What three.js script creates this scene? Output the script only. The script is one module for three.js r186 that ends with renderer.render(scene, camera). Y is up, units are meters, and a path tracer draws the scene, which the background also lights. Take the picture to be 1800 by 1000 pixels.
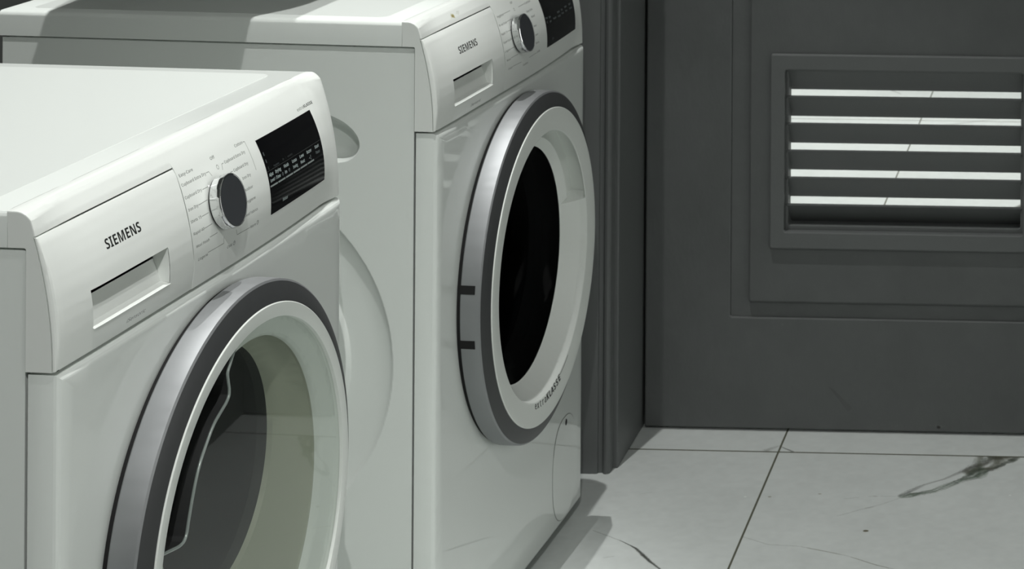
import * as THREE from 'three';
import { mergeGeometries, toCreasedNormals } from 'three/addons/utils/BufferGeometryUtils.js';
import { RoundedBoxGeometry } from 'three/addons/geometries/RoundedBoxGeometry.js';
import { RectAreaLightUniformsLib } from 'three/addons/lights/RectAreaLightUniformsLib.js';
import { FontLoader } from 'three/addons/loaders/FontLoader.js';
import { TextGeometry } from 'three/addons/geometries/TextGeometry.js';

// ---------------------------------------------------------------- camera, light levels, exposure
const scene = new THREE.Scene();
const CX = 1845.635, HY = -675.426, F = 3988.56, FULLH = 2 * (1000 - HY);
const camera = new THREE.PerspectiveCamera(2 * Math.atan(FULLH / 2 / F) * 180 / Math.PI, 1.8, 0.05, 60);
camera.position.set(0, 1.3469, 0);
camera.rotation.set(0, 0.03818, 0.0065, 'YXZ');
camera.setViewOffset(2 * CX, FULLH, 0, FULLH / 2 - HY, 1800, 1000);   // shifted lens: the verticals stay parallel
camera.focus = 2.25;
camera.userData.fStop = 13;
scene.background = new THREE.Color(0x000000);

const renderer = new THREE.WebGLRenderer({ antialias: true });
renderer.toneMapping = THREE.LinearToneMapping;
renderer.toneMappingExposure = 1.0;
renderer.shadowMap.enabled = true;

const CEIL = 2.6;
const WHITE_LIGHT = [1.0, 1.0, 0.985];
// x, z, candela, cone half angle, penumbra
const LAMPS = [
  { at: [-0.885, -3.16], cd: 7.1, cone: 0.78, pen: 0.9 },
  { at: [-0.80, -2.35], cd: 7.5, cone: 0.41, pen: 0.3, aim: [-0.3, -1.77, -0.05] },
  { at: [-0.15, -0.25], cd: 8.6, cone: 1.2, pen: 0.4 },
  { at: [-0.25, -1.5], cd: 2.6, cone: 0.80, pen: 0.7 },  // invented fill lamp, brightens the dryer front
  { at: [-0.9, -5.4], cd: 21, cone: 1.2, pen: 0.5 },
];

const FILL_LIGHT = 1.5;      // radiance of the fill light added in the right wall
RectAreaLightUniformsLib.init();

// ---------------------------------------------------------------- helpers
let seed = 7;
const rnd = () => { seed = (seed * 1664525 + 1013904223) >>> 0; return seed / 4294967296; };
const used = new Map();
function numbered(name) { const n = used.get(name) ?? 0; used.set(name, n + 1); return n ? name + '_' + String(n).padStart(3, '0') : name; }
function shade(m) { m.castShadow = true; m.receiveShadow = true; return m; }
function part(name, geo, mat, parent, label) {
  const m = shade(new THREE.Mesh(geo, mat)); m.name = name; parent.add(m);
  if (label) m.userData.label = label;
  return m;
}
function structure(name, geo, mat) {
  const m = geo ? shade(new THREE.Mesh(geo, mat)) : new THREE.Group();
  m.name = name; m.userData.kind = 'structure'; scene.add(m); return m;
}
function thing(name, label, category, pos = [0, 0, 0], group) {
  const g = new THREE.Group(); g.name = numbered(name); g.position.set(...pos);
  g.userData = { label, category }; if (group) g.userData.group = group;
  scene.add(g); return g;
}
const box = (x0, x1, y0, y1, z0, z1) => new THREE.BoxGeometry(x1 - x0, y1 - y0, z1 - z0).translate((x0 + x1) / 2, (y0 + y1) / 2, (z0 + z1) / 2);
const rbox = (x0, x1, y0, y1, z0, z1, r = 0.003, s = 3) => new RoundedBoxGeometry(x1 - x0, y1 - y0, z1 - z0, s, r).translate((x0 + x1) / 2, (y0 + y1) / 2, (z0 + z1) / 2);
const lin = (a, b, n) => Array.from({ length: n + 1 }, (_, i) => a + (b - a) * i / n);
const lerp = (a, b, t) => a + (b - a) * t;
const smooth = (a, b, x) => { const t = Math.min(1, Math.max(0, (x - a) / (b - a))); return t * t * (3 - 2 * t); };
function merge(list) {
  return mergeGeometries(list.map((g) => { const h = g.index ? g.toNonIndexed() : g; for (const k of Object.keys(h.attributes)) if (!['position', 'normal', 'uv'].includes(k)) h.deleteAttribute(k); if (!h.attributes.uv) h.setAttribute('uv', new THREE.BufferAttribute(new Float32Array(h.attributes.position.count * 2), 2)); return h; }));
}
function build(pos, uv, idx, crease) {
  let g = new THREE.BufferGeometry();
  g.setAttribute('position', new THREE.Float32BufferAttribute(pos, 3));
  g.setAttribute('uv', new THREE.Float32BufferAttribute(uv, 2));
  g.setIndex(idx); g.computeVertexNormals();
  if (crease) g = toCreasedNormals(g, crease);
  return g;
}
// a grid over as x bs; f(a, b) gives [x, y, z, u, v]; cells where skip(a, b) is true are left open
function grid(as, bs, f, skip, crease) {
  const pos = [], uv = [], idx = [], W = as.length;
  for (const b of bs) for (const a of as) { const p = f(a, b); pos.push(p[0], p[1], p[2]); uv.push(p[3] ?? a, p[4] ?? b); }
  for (let j = 0; j + 1 < bs.length; j++) for (let i = 0; i + 1 < W; i++) {
    if (skip && skip((as[i] + as[i + 1]) / 2, (bs[j] + bs[j + 1]) / 2)) continue;
    const k = j * W + i; idx.push(k, k + 1, k + W, k + 1, k + W + 1, k + W);
  }
  return build(pos, uv, idx, crease);
}
// rings of equal length joined one to the next
function loft(rings, closed, capA, capB, crease = 0.6, uvf) {
  const pos = [], uv = [], idx = [], n = rings[0].length;
  rings.forEach((r, j) => r.forEach((p, i) => { pos.push(...p); const t = uvf ? uvf(p) : [i / n, j / rings.length]; uv.push(...t); }));
  for (let j = 0; j + 1 < rings.length; j++) for (let i = 0; i < (closed ? n : n - 1); i++) {
    const a = j * n + i, b = j * n + (i + 1) % n; idx.push(a, b, a + n, b, b + n, a + n);
  }
  for (const [on, j] of [[capA, 0], [capB, rings.length - 1]]) {
    if (!on) continue;
    const flat = rings[j].map((p) => on === 'x' ? new THREE.Vector2(p[2], p[1]) : on === 'y' ? new THREE.Vector2(p[0], p[2]) : new THREE.Vector2(p[0], p[1]));
    for (const t of THREE.ShapeUtils.triangulateShape(flat, [])) idx.push(...t.map((k) => j * n + k));
  }
  return build(pos, uv, idx, crease);
}
const lathe = (pts, seg = 128, crease = 0.5) => toCreasedNormals(new THREE.LatheGeometry(pts.map(([r, w]) => new THREE.Vector2(r, w)), seg).rotateX(Math.PI / 2), crease);
function roundRect(x0, x1, y0, y1, r) {
  const s = new THREE.Shape();
  s.moveTo(x0 + r, y0); s.lineTo(x1 - r, y0); s.absarc(x1 - r, y0 + r, r, -Math.PI / 2, 0); s.lineTo(x1, y1 - r); s.absarc(x1 - r, y1 - r, r, 0, Math.PI / 2);
  s.lineTo(x0 + r, y1); s.absarc(x0 + r, y1 - r, r, Math.PI / 2, Math.PI); s.lineTo(x0, y0 + r); s.absarc(x0 + r, y0 + r, r, Math.PI, 1.5 * Math.PI);
  return s;
}
// a plate from z0 to z1 with chamfered outline (and holes given as shapes)
function plate(shape, holes, z0, z1, bevel, segs = 2, curve = 12) {
  const s = shape.clone(); for (const h of holes) s.holes.push(h);
  return new THREE.ExtrudeGeometry(s, { depth: z1 - z0 - 2 * bevel, bevelEnabled: bevel > 0, bevelSize: bevel, bevelOffset: -bevel, bevelThickness: bevel, bevelSegments: segs, curveSegments: curve }).translate(0, 0, z0 + bevel);
}

// ---------------------------------------------------------------- textures and materials
function canvasTexture(w, h, draw, srgb = true) {
  const c = document.createElement('canvas'); c.width = w; c.height = h; draw(c.getContext('2d'), w, h);
  const t = new THREE.CanvasTexture(c); t.wrapS = t.wrapT = THREE.RepeatWrapping; t.magFilter = THREE.LinearFilter;
  if (srgb) t.colorSpace = THREE.SRGBColorSpace;
  return t;
}
function noiseData(n, cells, amp, base) {           // layered value noise, repeats
  const out = new Float32Array(n * n).fill(base); let a = amp;
  for (const c of cells) {
    const g = Float32Array.from({ length: c * c }, () => rnd() - 0.5);
    for (let y = 0; y < n; y++) for (let x = 0; x < n; x++) {
      const fx = x / n * c, fy = y / n * c, x0 = Math.floor(fx), y0 = Math.floor(fy), tx = fx - x0, ty = fy - y0, sx = tx * tx * (3 - 2 * tx), sy = ty * ty * (3 - 2 * ty);
      const at = (i, j) => g[((y0 + j) % c) * c + (x0 + i) % c];
      out[y * n + x] += a * lerp(lerp(at(0, 0), at(1, 0), sx), lerp(at(0, 1), at(1, 1), sx), sy);
    }
    a *= 0.6;
  }
  return out;
}
function greyTexture(n, data) {
  const px = new Uint8Array(n * n * 4);
  data.forEach((v, i) => { const k = Math.max(0, Math.min(255, v * 255)); px.set([k, k, k, 255], i * 4); });
  const t = new THREE.DataTexture(px, n, n); t.wrapS = t.wrapT = THREE.RepeatWrapping; t.magFilter = THREE.LinearFilter; t.needsUpdate = true; return t;
}
const std = (o) => new THREE.MeshStandardMaterial(o);
const phys = (o) => new THREE.MeshPhysicalMaterial(o);
const col = (r, g, b) => new THREE.Color().setRGB(r, g, b);
const ENAMEL = col(0.75, 0.79, 0.755), PLASTIC = col(0.76, 0.79, 0.755);
const M = {
  enamel: phys({ color: ENAMEL, roughness: 0.38, clearcoat: 0.35, clearcoatRoughness: 0.12 }),
  front: phys({ color: ENAMEL, roughness: 0.4, clearcoat: 1.0, clearcoatRoughness: 0.03 }),
  top: phys({ color: ENAMEL, roughness: 0.32, clearcoat: 0.3, clearcoatRoughness: 0.15 }),
  plastic: phys({ color: PLASTIC, roughness: 0.42, clearcoat: 0.25, clearcoatRoughness: 0.2 }),
  recess: std({ color: PLASTIC, roughness: 0.5 }),
  dark: std({ color: col(0.012, 0.013, 0.013), roughness: 0.7 }),
  core: std({ color: col(0.10, 0.10, 0.10), roughness: 0.8 }),
  joint: std({ color: col(0.22, 0.23, 0.22), roughness: 0.8 }),
  silver: std({ color: col(0.28, 0.29, 0.295), metalness: 0.65, roughness: 0.52 }),
  bevel: phys({ color: col(0.040, 0.042, 0.043), roughness: 0.42 }),
  ring: phys({ color: col(0.76, 0.795, 0.755), roughness: 0.4, clearcoat: 0.2, clearcoatRoughness: 0.2 }),
  cone: phys({ color: col(0.76, 0.795, 0.755), roughness: 0.42 }),
  tinted: phys({ color: col(0.70, 0.70, 0.64), roughness: 0.03, specularIntensity: 0.3, transmission: 1, thickness: 0, ior: 1.5 }),  // grey tint puts the funnel shade into a pane
  chrome: std({ color: col(0.78, 0.79, 0.79), metalness: 1, roughness: 0.12 }),
  cap: phys({ color: col(0.035, 0.038, 0.042), roughness: 0.38 }),
  rubber: std({ color: col(0.06, 0.062, 0.062), roughness: 0.8 }),
  drumDark: std({ color: col(0.03, 0.031, 0.032), roughness: 0.8 }),
  pane: phys({ color: col(0.90, 0.93, 0.905), roughness: 0.02, transmission: 1, thickness: 0, ior: 1.5 }),
  smoke: phys({ color: col(0.22, 0.225, 0.225), roughness: 0.05, specularIntensity: 0.04, transmission: 1, thickness: 0, ior: 1.5 }),
  edge: phys({ color: col(0.26, 0.30, 0.28), roughness: 0.2, metalness: 0.2 }),
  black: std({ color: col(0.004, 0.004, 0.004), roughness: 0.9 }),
  drum: std({ color: col(0.075, 0.083, 0.086), metalness: 0.3, roughness: 0.5 }),
  ink: std({ color: col(0.03, 0.03, 0.03), roughness: 0.6 }),
  led: std({ color: 0xffffff, emissive: 0xffffff, emissiveIntensity: 0.8, roughness: 0.4 }),
  grout: std({ color: col(0.085, 0.088, 0.062), roughness: 0.95 }),
  wall: std({ color: col(0.10, 0.106, 0.10), roughness: 0.9 }),
  pale: std({ color: col(0.72, 0.735, 0.72), roughness: 0.9 }),
  fillGlow: std({ color: 0xffffff, emissive: 0xffffff, emissiveIntensity: 0.5, roughness: 0.9 }),  // glow of the added fill window
  lens: std({ color: 0xffffff, emissive: 0xffffff, emissiveIntensity: 2.0 }),
};
const paintNoise = greyTexture(256, noiseData(256, [16, 48, 120], 0.5, 0.5));
paintNoise.repeat.set(6, 6);
M.paint = std({ color: col(0.122, 0.130, 0.128), roughness: 0.48, bumpMap: paintNoise, bumpScale: 0.00025 });

// marble floor: one canvas over 1.6 m x 1.6 m of the floor, veins where the floor has them
const FX = -1.35, FZ = -4.0, FS = 1.6;
const marble = canvasTexture(2048, 2048, (c, w) => {
  const cloud = noiseData(512, [4, 9, 20, 60], 0.055, 0), fine = noiseData(512, [128, 256], 0.03, 0);
  const img = c.createImageData(512, 512);
  for (let i = 0; i < 512 * 512; i++) { const k = 213 * (1 + cloud[i] + fine[i]); img.data.set([k - 3, k, k - 2, 255], i * 4); }
  const t = document.createElement('canvas'); t.width = t.height = 512; t.getContext('2d').putImageData(img, 0, 0);
  c.drawImage(t, 0, 0, w, w);
  const P = ([x, z]) => [(x - FX) / FS * w, (z - FZ) / FS * w];
  c.lineCap = 'round'; c.lineJoin = 'round';
  function vein(pts, widths, a, tone = '58,62,54') {         // a soft band under many thin wandering strokes
    for (let s = 0; s < 14; s++) {
      const off = (rnd() - 0.5) * 0.7, ph = rnd() * 9; let prev = null;
      for (let i = 0; i + 1 < pts.length; i++) for (let k = 0; k <= 8; k++) {
        const t0 = k / 8, p = P([lerp(pts[i][0], pts[i + 1][0], t0), lerp(pts[i][1], pts[i + 1][1], t0)]), wd = lerp(widths[i], widths[i + 1], t0) * w / FS, wob = off + 0.25 * Math.sin(ph + (i + t0) * 3.1);
        const q = [p[0] + wob * wd * 0.8, p[1] + wob * wd * 0.8];
        if (prev && wd > 4) { c.strokeStyle = `rgba(${tone},${a * 0.27})`; c.lineWidth = wd * (0.12 + 0.3 * rnd()); c.beginPath(); c.moveTo(...prev); c.lineTo(...q); c.stroke(); }
        prev = q;
      }
    }
    for (let s = 0; s < 5; s++) {
      const off = (rnd() - 0.5); let prev = null;
      for (let i = 0; i + 1 < pts.length; i++) for (let k = 0; k < 10; k++) {
        const t0 = k / 10, p = P([lerp(pts[i][0], pts[i + 1][0], t0), lerp(pts[i][1], pts[i + 1][1], t0)]), wd = lerp(widths[i], widths[i + 1], t0) * w / FS;
        const q = [p[0] + off * wd + (rnd() - 0.5) * (2 + wd * 0.12), p[1] + off * wd + (rnd() - 0.5) * (2 + wd * 0.12)];
        if (prev) { c.strokeStyle = `rgba(${tone},${a * 0.5 * (0.5 + rnd() * 0.7)})`; c.lineWidth = Math.max(1.2, wd / 5); c.beginPath(); c.moveTo(...prev); c.lineTo(...q); c.stroke(); }
        prev = q;
      }
    }
  }
  c.save(); c.beginPath(); c.rect(0, P([0, -3.629])[1], w, w); c.clip();      // the pattern breaks off at the joint
  vein([[-0.205, -3.645], [-0.2145, -3.625], [-0.236, -3.585], [-0.256, -3.55]], [0.052, 0.046, 0.034, 0.022], 0.3);
  vein([[-0.246, -3.5885], [-0.2689, -3.5561], [-0.2908, -3.529], [-0.3196, -3.5043], [-0.34, -3.475], [-0.3544, -3.4569]], [0.012, 0.007, 0.004, 0.004, 0.009, 0.006], 0.2);
  vein([[-0.2311, -3.575], [-0.2455, -3.545], [-0.272, -3.5161], [-0.3042, -3.48], [-0.333, -3.4633], [-0.354, -3.4524]], [0.022, 0.024, 0.014, 0.011, 0.017, 0.008], 0.22);
  vein([[-0.3535, -3.448], [-0.3825, -3.4198], [-0.395, -3.41], [-0.4087, -3.4009], [-0.4241, -3.387], [-0.44, -3.375]], [0.003, 0.002, 0.004, 0.002, 0.0015, 0.001], 0.13);
  vein([[-0.3588, -3.4566], [-0.3848, -3.4552]], [0.003, 0.002], 0.12); vein([[-0.388, -3.4552], [-0.402, -3.452]], [0.004, 0.002], 0.12); vein([[-0.4146, -3.4491], [-0.4397, -3.441]], [0.002, 0.001], 0.12);
  vein([[-0.5663, -3.293], [-0.5245, -3.2669], [-0.4784, -3.2633], [-0.4478, -3.251], [-0.4045, -3.2335], [-0.3603, -3.2047], [-0.3347, -3.1926], [-0.29, -3.17]], [0.002, 0.003, 0.0025, 0.004, 0.003, 0.004, 0.003, 0.003], 0.16);
  vein([[-0.7892, -3.3036], [-0.7409, -3.2693], [-0.722, -3.253], [-0.7096, -3.2408], [-0.6947, -3.2179], [-0.68, -3.197], [-0.6627, -3.175], [-0.65, -3.15]], [0.0015, 0.003, 0.006, 0.010, 0.014, 0.012, 0.007, 0.003], 0.2);
  vein([[-0.7516, -3.2089], [-0.7351, -3.2157]], [0.003, 0.002], 0.12); vein([[-0.7503, -3.4441], [-0.7305, -3.4542]], [0.002, 0.003], 0.07);
  c.restore();
  vein([[-0.5885, -3.6306], [-0.579, -3.643], [-0.5694, -3.6555], [-0.556, -3.642], [-0.5425, -3.6307]], [0.012, 0.007, 0.003, 0.009, 0.012], 0.09);
  vein([[-1.2, -2.5], [-0.9, -2.7], [-0.7, -2.65], [-0.3, -2.9]], [0.02, 0.01, 0.02, 0.004], 0.15);
  vein([[-0.1, -3.2], [0.05, -2.9], [0.2, -2.75]], [0.004, 0.02, 0.03], 0.15);
  for (const [x, z, r, a] of [[-0.3891, -3.3233, 4.5, 0.75], [-0.4762, -3.4592, 2.6, 0.35], [-0.5508, -3.4438, 2.8, 0.4]]) {
    const [px, py] = P([x, z]); c.fillStyle = `rgba(70,62,40,${a})`; c.beginPath(); c.ellipse(px, py, r * 1.2, r, 0, 0, 7); c.fill();
  }
  for (const [x, z] of [[-0.588, -3.4418], [-0.165, -3.52], [-0.185, -3.47]]) { const [px, py] = P([x, z]); c.fillStyle = 'rgba(240,244,240,0.8)'; c.beginPath(); c.arc(px, py, 2.5, 0, 7); c.fill(); }
});
M.tile = phys({ map: marble, roughness: 0.34, color: col(0.93, 0.95, 0.94), specularIntensity: 0.8 });

// ---------------------------------------------------------------- the room
const floor = structure('floor', box(-1.7, 1.7, -0.12, -0.0003, -7.8, 1.3), M.grout);
{
  const xs = [-1.7]; for (let x = -0.5668 - 0.8; x < 1.7; x += 0.8) xs.push(x); xs.push(1.7);
  const zs = []; for (let k = -5; k <= 6; k++) zs.push(-3.629 + 0.8 * k); zs[0] = -7.8; zs[zs.length - 1] = 1.3;
  const gap = 0.0016;
  for (let i = 0; i + 1 < xs.length; i++) for (let j = 0; j + 1 < zs.length; j++) {
    const x0 = xs[i] + gap, x1 = xs[i + 1] - gap, z0 = zs[j] + 0.0026, z1 = zs[j + 1] - 0.0026, b = 0.0002;
    // top face with a chamfered rim down into the joint
    const ring = (d, y) => [[x0 + d, y, z0 + d], [x0 + d, y, z1 - d], [x1 - d, y, z1 - d], [x1 - d, y, z0 + d]];
    const g = loft([ring(0, -0.008), ring(0, -b), ring(b, 0)], true, null, 'y', 0.3, (p) => [(p[0] - FX) / FS, 1 - (p[2] - FZ) / FS]);
    part(i || j ? 'tile_' + String(i * (zs.length - 1) + j).padStart(3, '0') : 'tile', g, M.tile, floor);
  }
}
const WL = -1.56, WR = 1.6, WB = 1.2, DX0 = -0.808, DX1 = 0.058, DH = 2.08;
structure('wall_left', box(WL - 0.12, WL, 0, CEIL, -3.76, WB), M.wall);
const FILL_WIN = { z0: -2.9, z1: -1.3, y0: 0.85, y1: 1.75 };
structure('wall_right', merge([box(WR, WR + 0.12, 0, FILL_WIN.y0, -3.76, WB), box(WR, WR + 0.12, FILL_WIN.y1, CEIL, -3.76, WB), box(WR, WR + 0.12, FILL_WIN.y0, FILL_WIN.y1, -3.76, FILL_WIN.z0), box(WR, WR + 0.12, FILL_WIN.y0, FILL_WIN.y1, FILL_WIN.z1, WB)]), M.pale);
{ // invented window in the right wall, added as soft fill for the machine fronts
  const w = structure('fill_window_1'), zm = (FILL_WIN.z0 + FILL_WIN.z1) / 2, ym = (FILL_WIN.y0 + FILL_WIN.y1) / 2;
  part('fill_window_frame', merge([box(WR, WR + 0.1, FILL_WIN.y0, FILL_WIN.y0 + 0.04, FILL_WIN.z0, FILL_WIN.z1), box(WR, WR + 0.1, FILL_WIN.y1 - 0.04, FILL_WIN.y1, FILL_WIN.z0, FILL_WIN.z1), box(WR, WR + 0.1, FILL_WIN.y0, FILL_WIN.y1, FILL_WIN.z0, FILL_WIN.z0 + 0.04), box(WR, WR + 0.1, FILL_WIN.y0, FILL_WIN.y1, FILL_WIN.z1 - 0.04, FILL_WIN.z1), box(WR, WR + 0.1, FILL_WIN.y0, FILL_WIN.y1, zm - 0.02, zm + 0.02)]), M.pale, w);
  part('fill_pane', box(WR + 0.08, WR + 0.11, FILL_WIN.y0, FILL_WIN.y1, FILL_WIN.z0, FILL_WIN.z1), M.fillGlow, w);
  const l = new THREE.RectAreaLight(new THREE.Color().setRGB(1, 1, 0.96), FILL_LIGHT, FILL_WIN.z1 - FILL_WIN.z0 - 0.08, FILL_WIN.y1 - FILL_WIN.y0 - 0.08);
  l.position.set(WR + 0.07, ym, zm); l.lookAt(0, ym, zm); w.add(l);
}
structure('wall_back', box(WL - 0.12, WR + 0.12, 0, CEIL, WB, WB + 0.12), M.wall);
structure('wall_front', merge([box(WL - 0.12, DX0 - 0.035, 0, CEIL, -3.76, -3.56), box(DX1 + 0.035, WR + 0.12, 0, CEIL, -3.76, -3.56), box(DX0 - 0.035, DX1 + 0.035, DH + 0.035, CEIL, -3.76, -3.56)]), M.wall);
const ceiling = structure('ceiling', box(WL - 0.12, WR + 0.12, CEIL, CEIL + 0.12, -3.76, WB + 0.12), M.pale);
// the corridor seen through the louvres
structure('wall_corridor_left', box(-1.82, -1.7, 0, CEIL, -7.8, -3.76), M.pale);
structure('wall_corridor_right', box(1.7, 1.82, 0, CEIL, -7.8, -3.76), M.pale);
structure('wall_corridor_end', box(-1.82, 1.82, 0, CEIL, -7.92, -7.8), M.pale);
structure('ceiling_corridor', box(-1.82, 1.82, CEIL, CEIL + 0.12, -7.92, -3.76), M.pale);

// door frame: jamb with reveal, and the moulded casing in front of the wall
{
  const frame = structure('trim_1');
  const U = (x0, x1, z0, z1) => merge([rbox(x0, x1, 0, DH + 0.03, z0, z1, 0.002)]);
  part('jamb', U(DX0 - 0.035, DX0, -3.762, -3.545), M.paint, frame);
  part('jamb', U(DX1, DX1 + 0.035, -3.762, -3.545), M.paint, frame);
  part('door_stop', rbox(DX0 - 0.004, DX0 + 0.016, 0, DH, -3.780, -3.7635, 0.002), M.paint, frame);
  part('door_stop', rbox(DX1 - 0.016, DX1 + 0.004, 0, DH, -3.780, -3.7635, 0.002), M.paint, frame);
  part('door_stop', rbox(DX0, DX1, DH - 0.016, DH + 0.004, -3.780, -3.7635, 0.002), M.paint, frame);
  part('head_jamb', rbox(DX0 - 0.035, DX1 + 0.035, DH, DH + 0.03, -3.762, -3.545, 0.002), M.paint, frame);
  // casing section in (x, z): flat board, a small cove, a round bead at the opening
  const sec = [[-0.092, -0.030], [-0.092, 0.000], [-0.0875, 0.004], [-0.0285, 0.004], [-0.0265, 0.003], [-0.0255, -0.0005], [-0.0195, -0.0015], [-0.0185, 0.001], [-0.0165, 0.0035], [-0.0130, 0.0045], [-0.0098, 0.0032], [-0.0078, 0.0003], [-0.0074, -0.004], [-0.0074, -0.030]];
  const side = (x, s) => loft([0, DH + 0.09].map((y) => sec.map(([a, z]) => [x + s * a, y, -3.5235 + z])), true, 'y', 'y', 0.5);
  part('casing', side(DX0, 1), M.paint, frame);
  part('casing', side(DX1, -1), M.paint, frame);
  part('head_casing', loft([DX0 - 0.09, DX1 + 0.09].map((x) => sec.map(([a, z]) => [x, DH - a, -3.5235 + z])), true, 'x', 'x', 0.5), M.paint, frame);
}

// the louvred door
{
  const scuff = canvasTexture(1024, 2048, (c, w, h) => {
    const n = noiseData(256, [6, 20, 64, 128], 0.06, 0.0), img = c.createImageData(256, 256);
    for (let i = 0; i < 65536; i++) { const k = 236 * (1 + n[i]); img.data.set([k, k, k, 255], i * 4); }
    const t = document.createElement('canvas'); t.width = t.height = 256; t.getContext('2d').putImageData(img, 0, 0);
    c.drawImage(t, 0, 0, w, h / 2); c.drawImage(t, 0, h / 2, w, h / 2);
    const P = (x, y) => [(x - DX0) / 0.866 * w, h - y / DH * h], line = (a, b, wd, s) => { c.strokeStyle = s; c.lineWidth = wd; c.lineCap = 'round'; c.beginPath(); c.moveTo(...P(...a)); c.lineTo(...P(...b)); c.stroke(); };
    for (let i = 0; i < 7; i++) line([-0.497 + i * 0.001, 0.074 - i * 0.0004], [-0.466 + i * 0.001, 0.036 + i * 0.0008], 1.2, 'rgba(120,120,120,0.13)');
    c.fillStyle = '#fff';
    for (const [x, y, r] of [[-0.576, 0.1765, 1.8], [-0.19, 0.36, 1.2], [-0.455, 0.292, 1]]) { c.beginPath(); c.arc(...P(x, y), r, 0, 7); c.fill(); }
    c.fillStyle = 'rgba(60,50,40,0.7)'; c.beginPath(); c.ellipse(...P(-0.3165, 0.0125), 3.5, 2.2, 0, 0, 7); c.fill();
    for (let i = 0; i < 26; i++) { c.fillStyle = `rgba(255,255,255,${0.3 + rnd() * 0.6})`; c.beginPath(); c.arc(...P(-0.45 + 0.15 * Math.sqrt(rnd()), 0.0105 + rnd() * 0.006), 0.6 + rnd() * 1.1, 0, 7); c.fill(); }
  });
  const paintDoor = M.paint.clone(); paintDoor.map = scuff;
  const uvDoor = (g) => { const p = g.attributes.position, u = g.attributes.uv; for (let i = 0; i < p.count; i++) u.setXY(i, (p.getX(i) - DX0) / 0.866, p.getY(i) / DH); return g; };
  const door = structure('door_1');
  const rect = (x0, x1, y0, y1) => roundRect(x0, x1, y0, y1, 0.004);
  const hole = rect(-0.5735, -0.179, 0.330, 0.599);
  const L = -0.8035, R = 0.0535, B = 0.0045, T = 2.075;
  const out1 = rect(-0.662, -0.088, 0.1875, 0.93), out2 = rect(-0.662, -0.088, 1.05, 1.93);
  const in1 = () => rect(-0.6315, -0.1185, 0.214, 0.9), in2 = () => rect(-0.6315, -0.1185, 1.08, 1.9);
  part('door_core', plate(rect(L + 0.001, R - 0.001, B + 0.001, T), [hole], -3.762, -3.7235, 0), paintDoor, door);
  part('stile_frame', uvDoor(plate(rect(L, R, B, T), [out1, out2], -3.730, -3.719, 0.0022)), paintDoor, door);
  part('raised_panel', uvDoor(plate(in1(), [hole], -3.730, -3.7155, 0.0028)), paintDoor, door);
  part('raised_panel', uvDoor(plate(in2(), [], -3.730, -3.7155, 0.0028)), paintDoor, door);
  const louver = part('louver_frame', plate(rect(-0.5965, -0.1560, 0.3040, 0.6235), [rect(-0.5725, -0.1800, 0.3320, 0.5975)], -3.770, -3.7085, 0.0022), M.paint, door);
  part('inner_stop', plate(rect(-0.573, -0.1795, 0.3315, 0.598), [rect(-0.5680, -0.1845, 0.3395, 0.5975)], -3.752, -3.7225, 0.001), M.paint, louver);
  const a = 0.040, b = 0.0405, len = Math.hypot(a, b);
  const blade = new RoundedBoxGeometry(0.3905, len, 0.0045, 3, 0.002);
  for (let k = 0; k < 6; k++) {
    const top = 0.5526 + 0.0445 - 0.0445 * k;
    const m = part(k ? 'louver_blade_' + String(k).padStart(3, '0') : 'louver_blade', blade, M.paint, door);
    m.position.set(-0.3763, top - b / 2, -3.7215 - a / 2); m.rotation.x = Math.atan2(a, b);
  }
}

// ---------------------------------------------------------------- the machines (x along the front, y up, z out of the front)
const W = 0.598, TOP = 0.836;
const bow = (u) => u > 0.3 ? -0.012 * ((u - 0.3) / 0.3) ** 2 : 0;        // the front curves back towards its right end
const seamLine = (v) => -0.0033 - 1.338 * (v - 0.70) ** 2;              // edge of the fascia seen from the side
const quad = (v) => -3.8988 * v * v + 5.7394 * v - 2.1082;
const belly = (v) => v >= 0.7185 ? quad(v) : quad(0.7185) - (0.7185 - v) * 0.17;
const leftLift = (v) => Math.max(0.0018, 0.0022 + 0.004 * (1 - ((v - 0.757) / 0.057) ** 2));
function face(u, v) {                                                  // front of the fascia: bulged in the middle, easing into the end edges
  const l = smooth(0, 0.075, u), r = 1 - smooth(0.55, 0.598, u), mid = belly(v) + bow(u);
  return u < 0.3 ? lerp(seamLine(v) + leftLift(v), mid, l) : lerp(seamLine(v) - 0.0025, mid, r);
}
const edgeRound = (u, v) => { const r = Math.max(0.0014, leftLift(v) - 0.0006); return cornerDrop(u, r); };
const drawerEdge = (v) => 0.2325 + 0.0075 * Math.min(1, ((v - 0.762) / 0.045) ** 2);
// print positions were laid out on a fascia 5 mm fuller in the middle; this carries them to the real one
function place(kind, u, v) {
  const d = bow(u) - (0.0053 - 0.012 * ((u - 0.3) / 0.3) ** 2), k = kind === 'dryer' ? (1.828 + u) / 1.027 : (2.72 + u) / 1.07;
  return [u - k * d, v + 0.56 * d];
}
const DC = [0.299, 0.4515];                           // door centre
const UVP = (u, v) => [u / W, (v - 0.69) / 0.15];     // print area of the fascia
const cornerDrop = (d, r) => d >= r ? 0 : r - Math.sqrt(Math.max(0, r * r - (r - d) ** 2));

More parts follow.
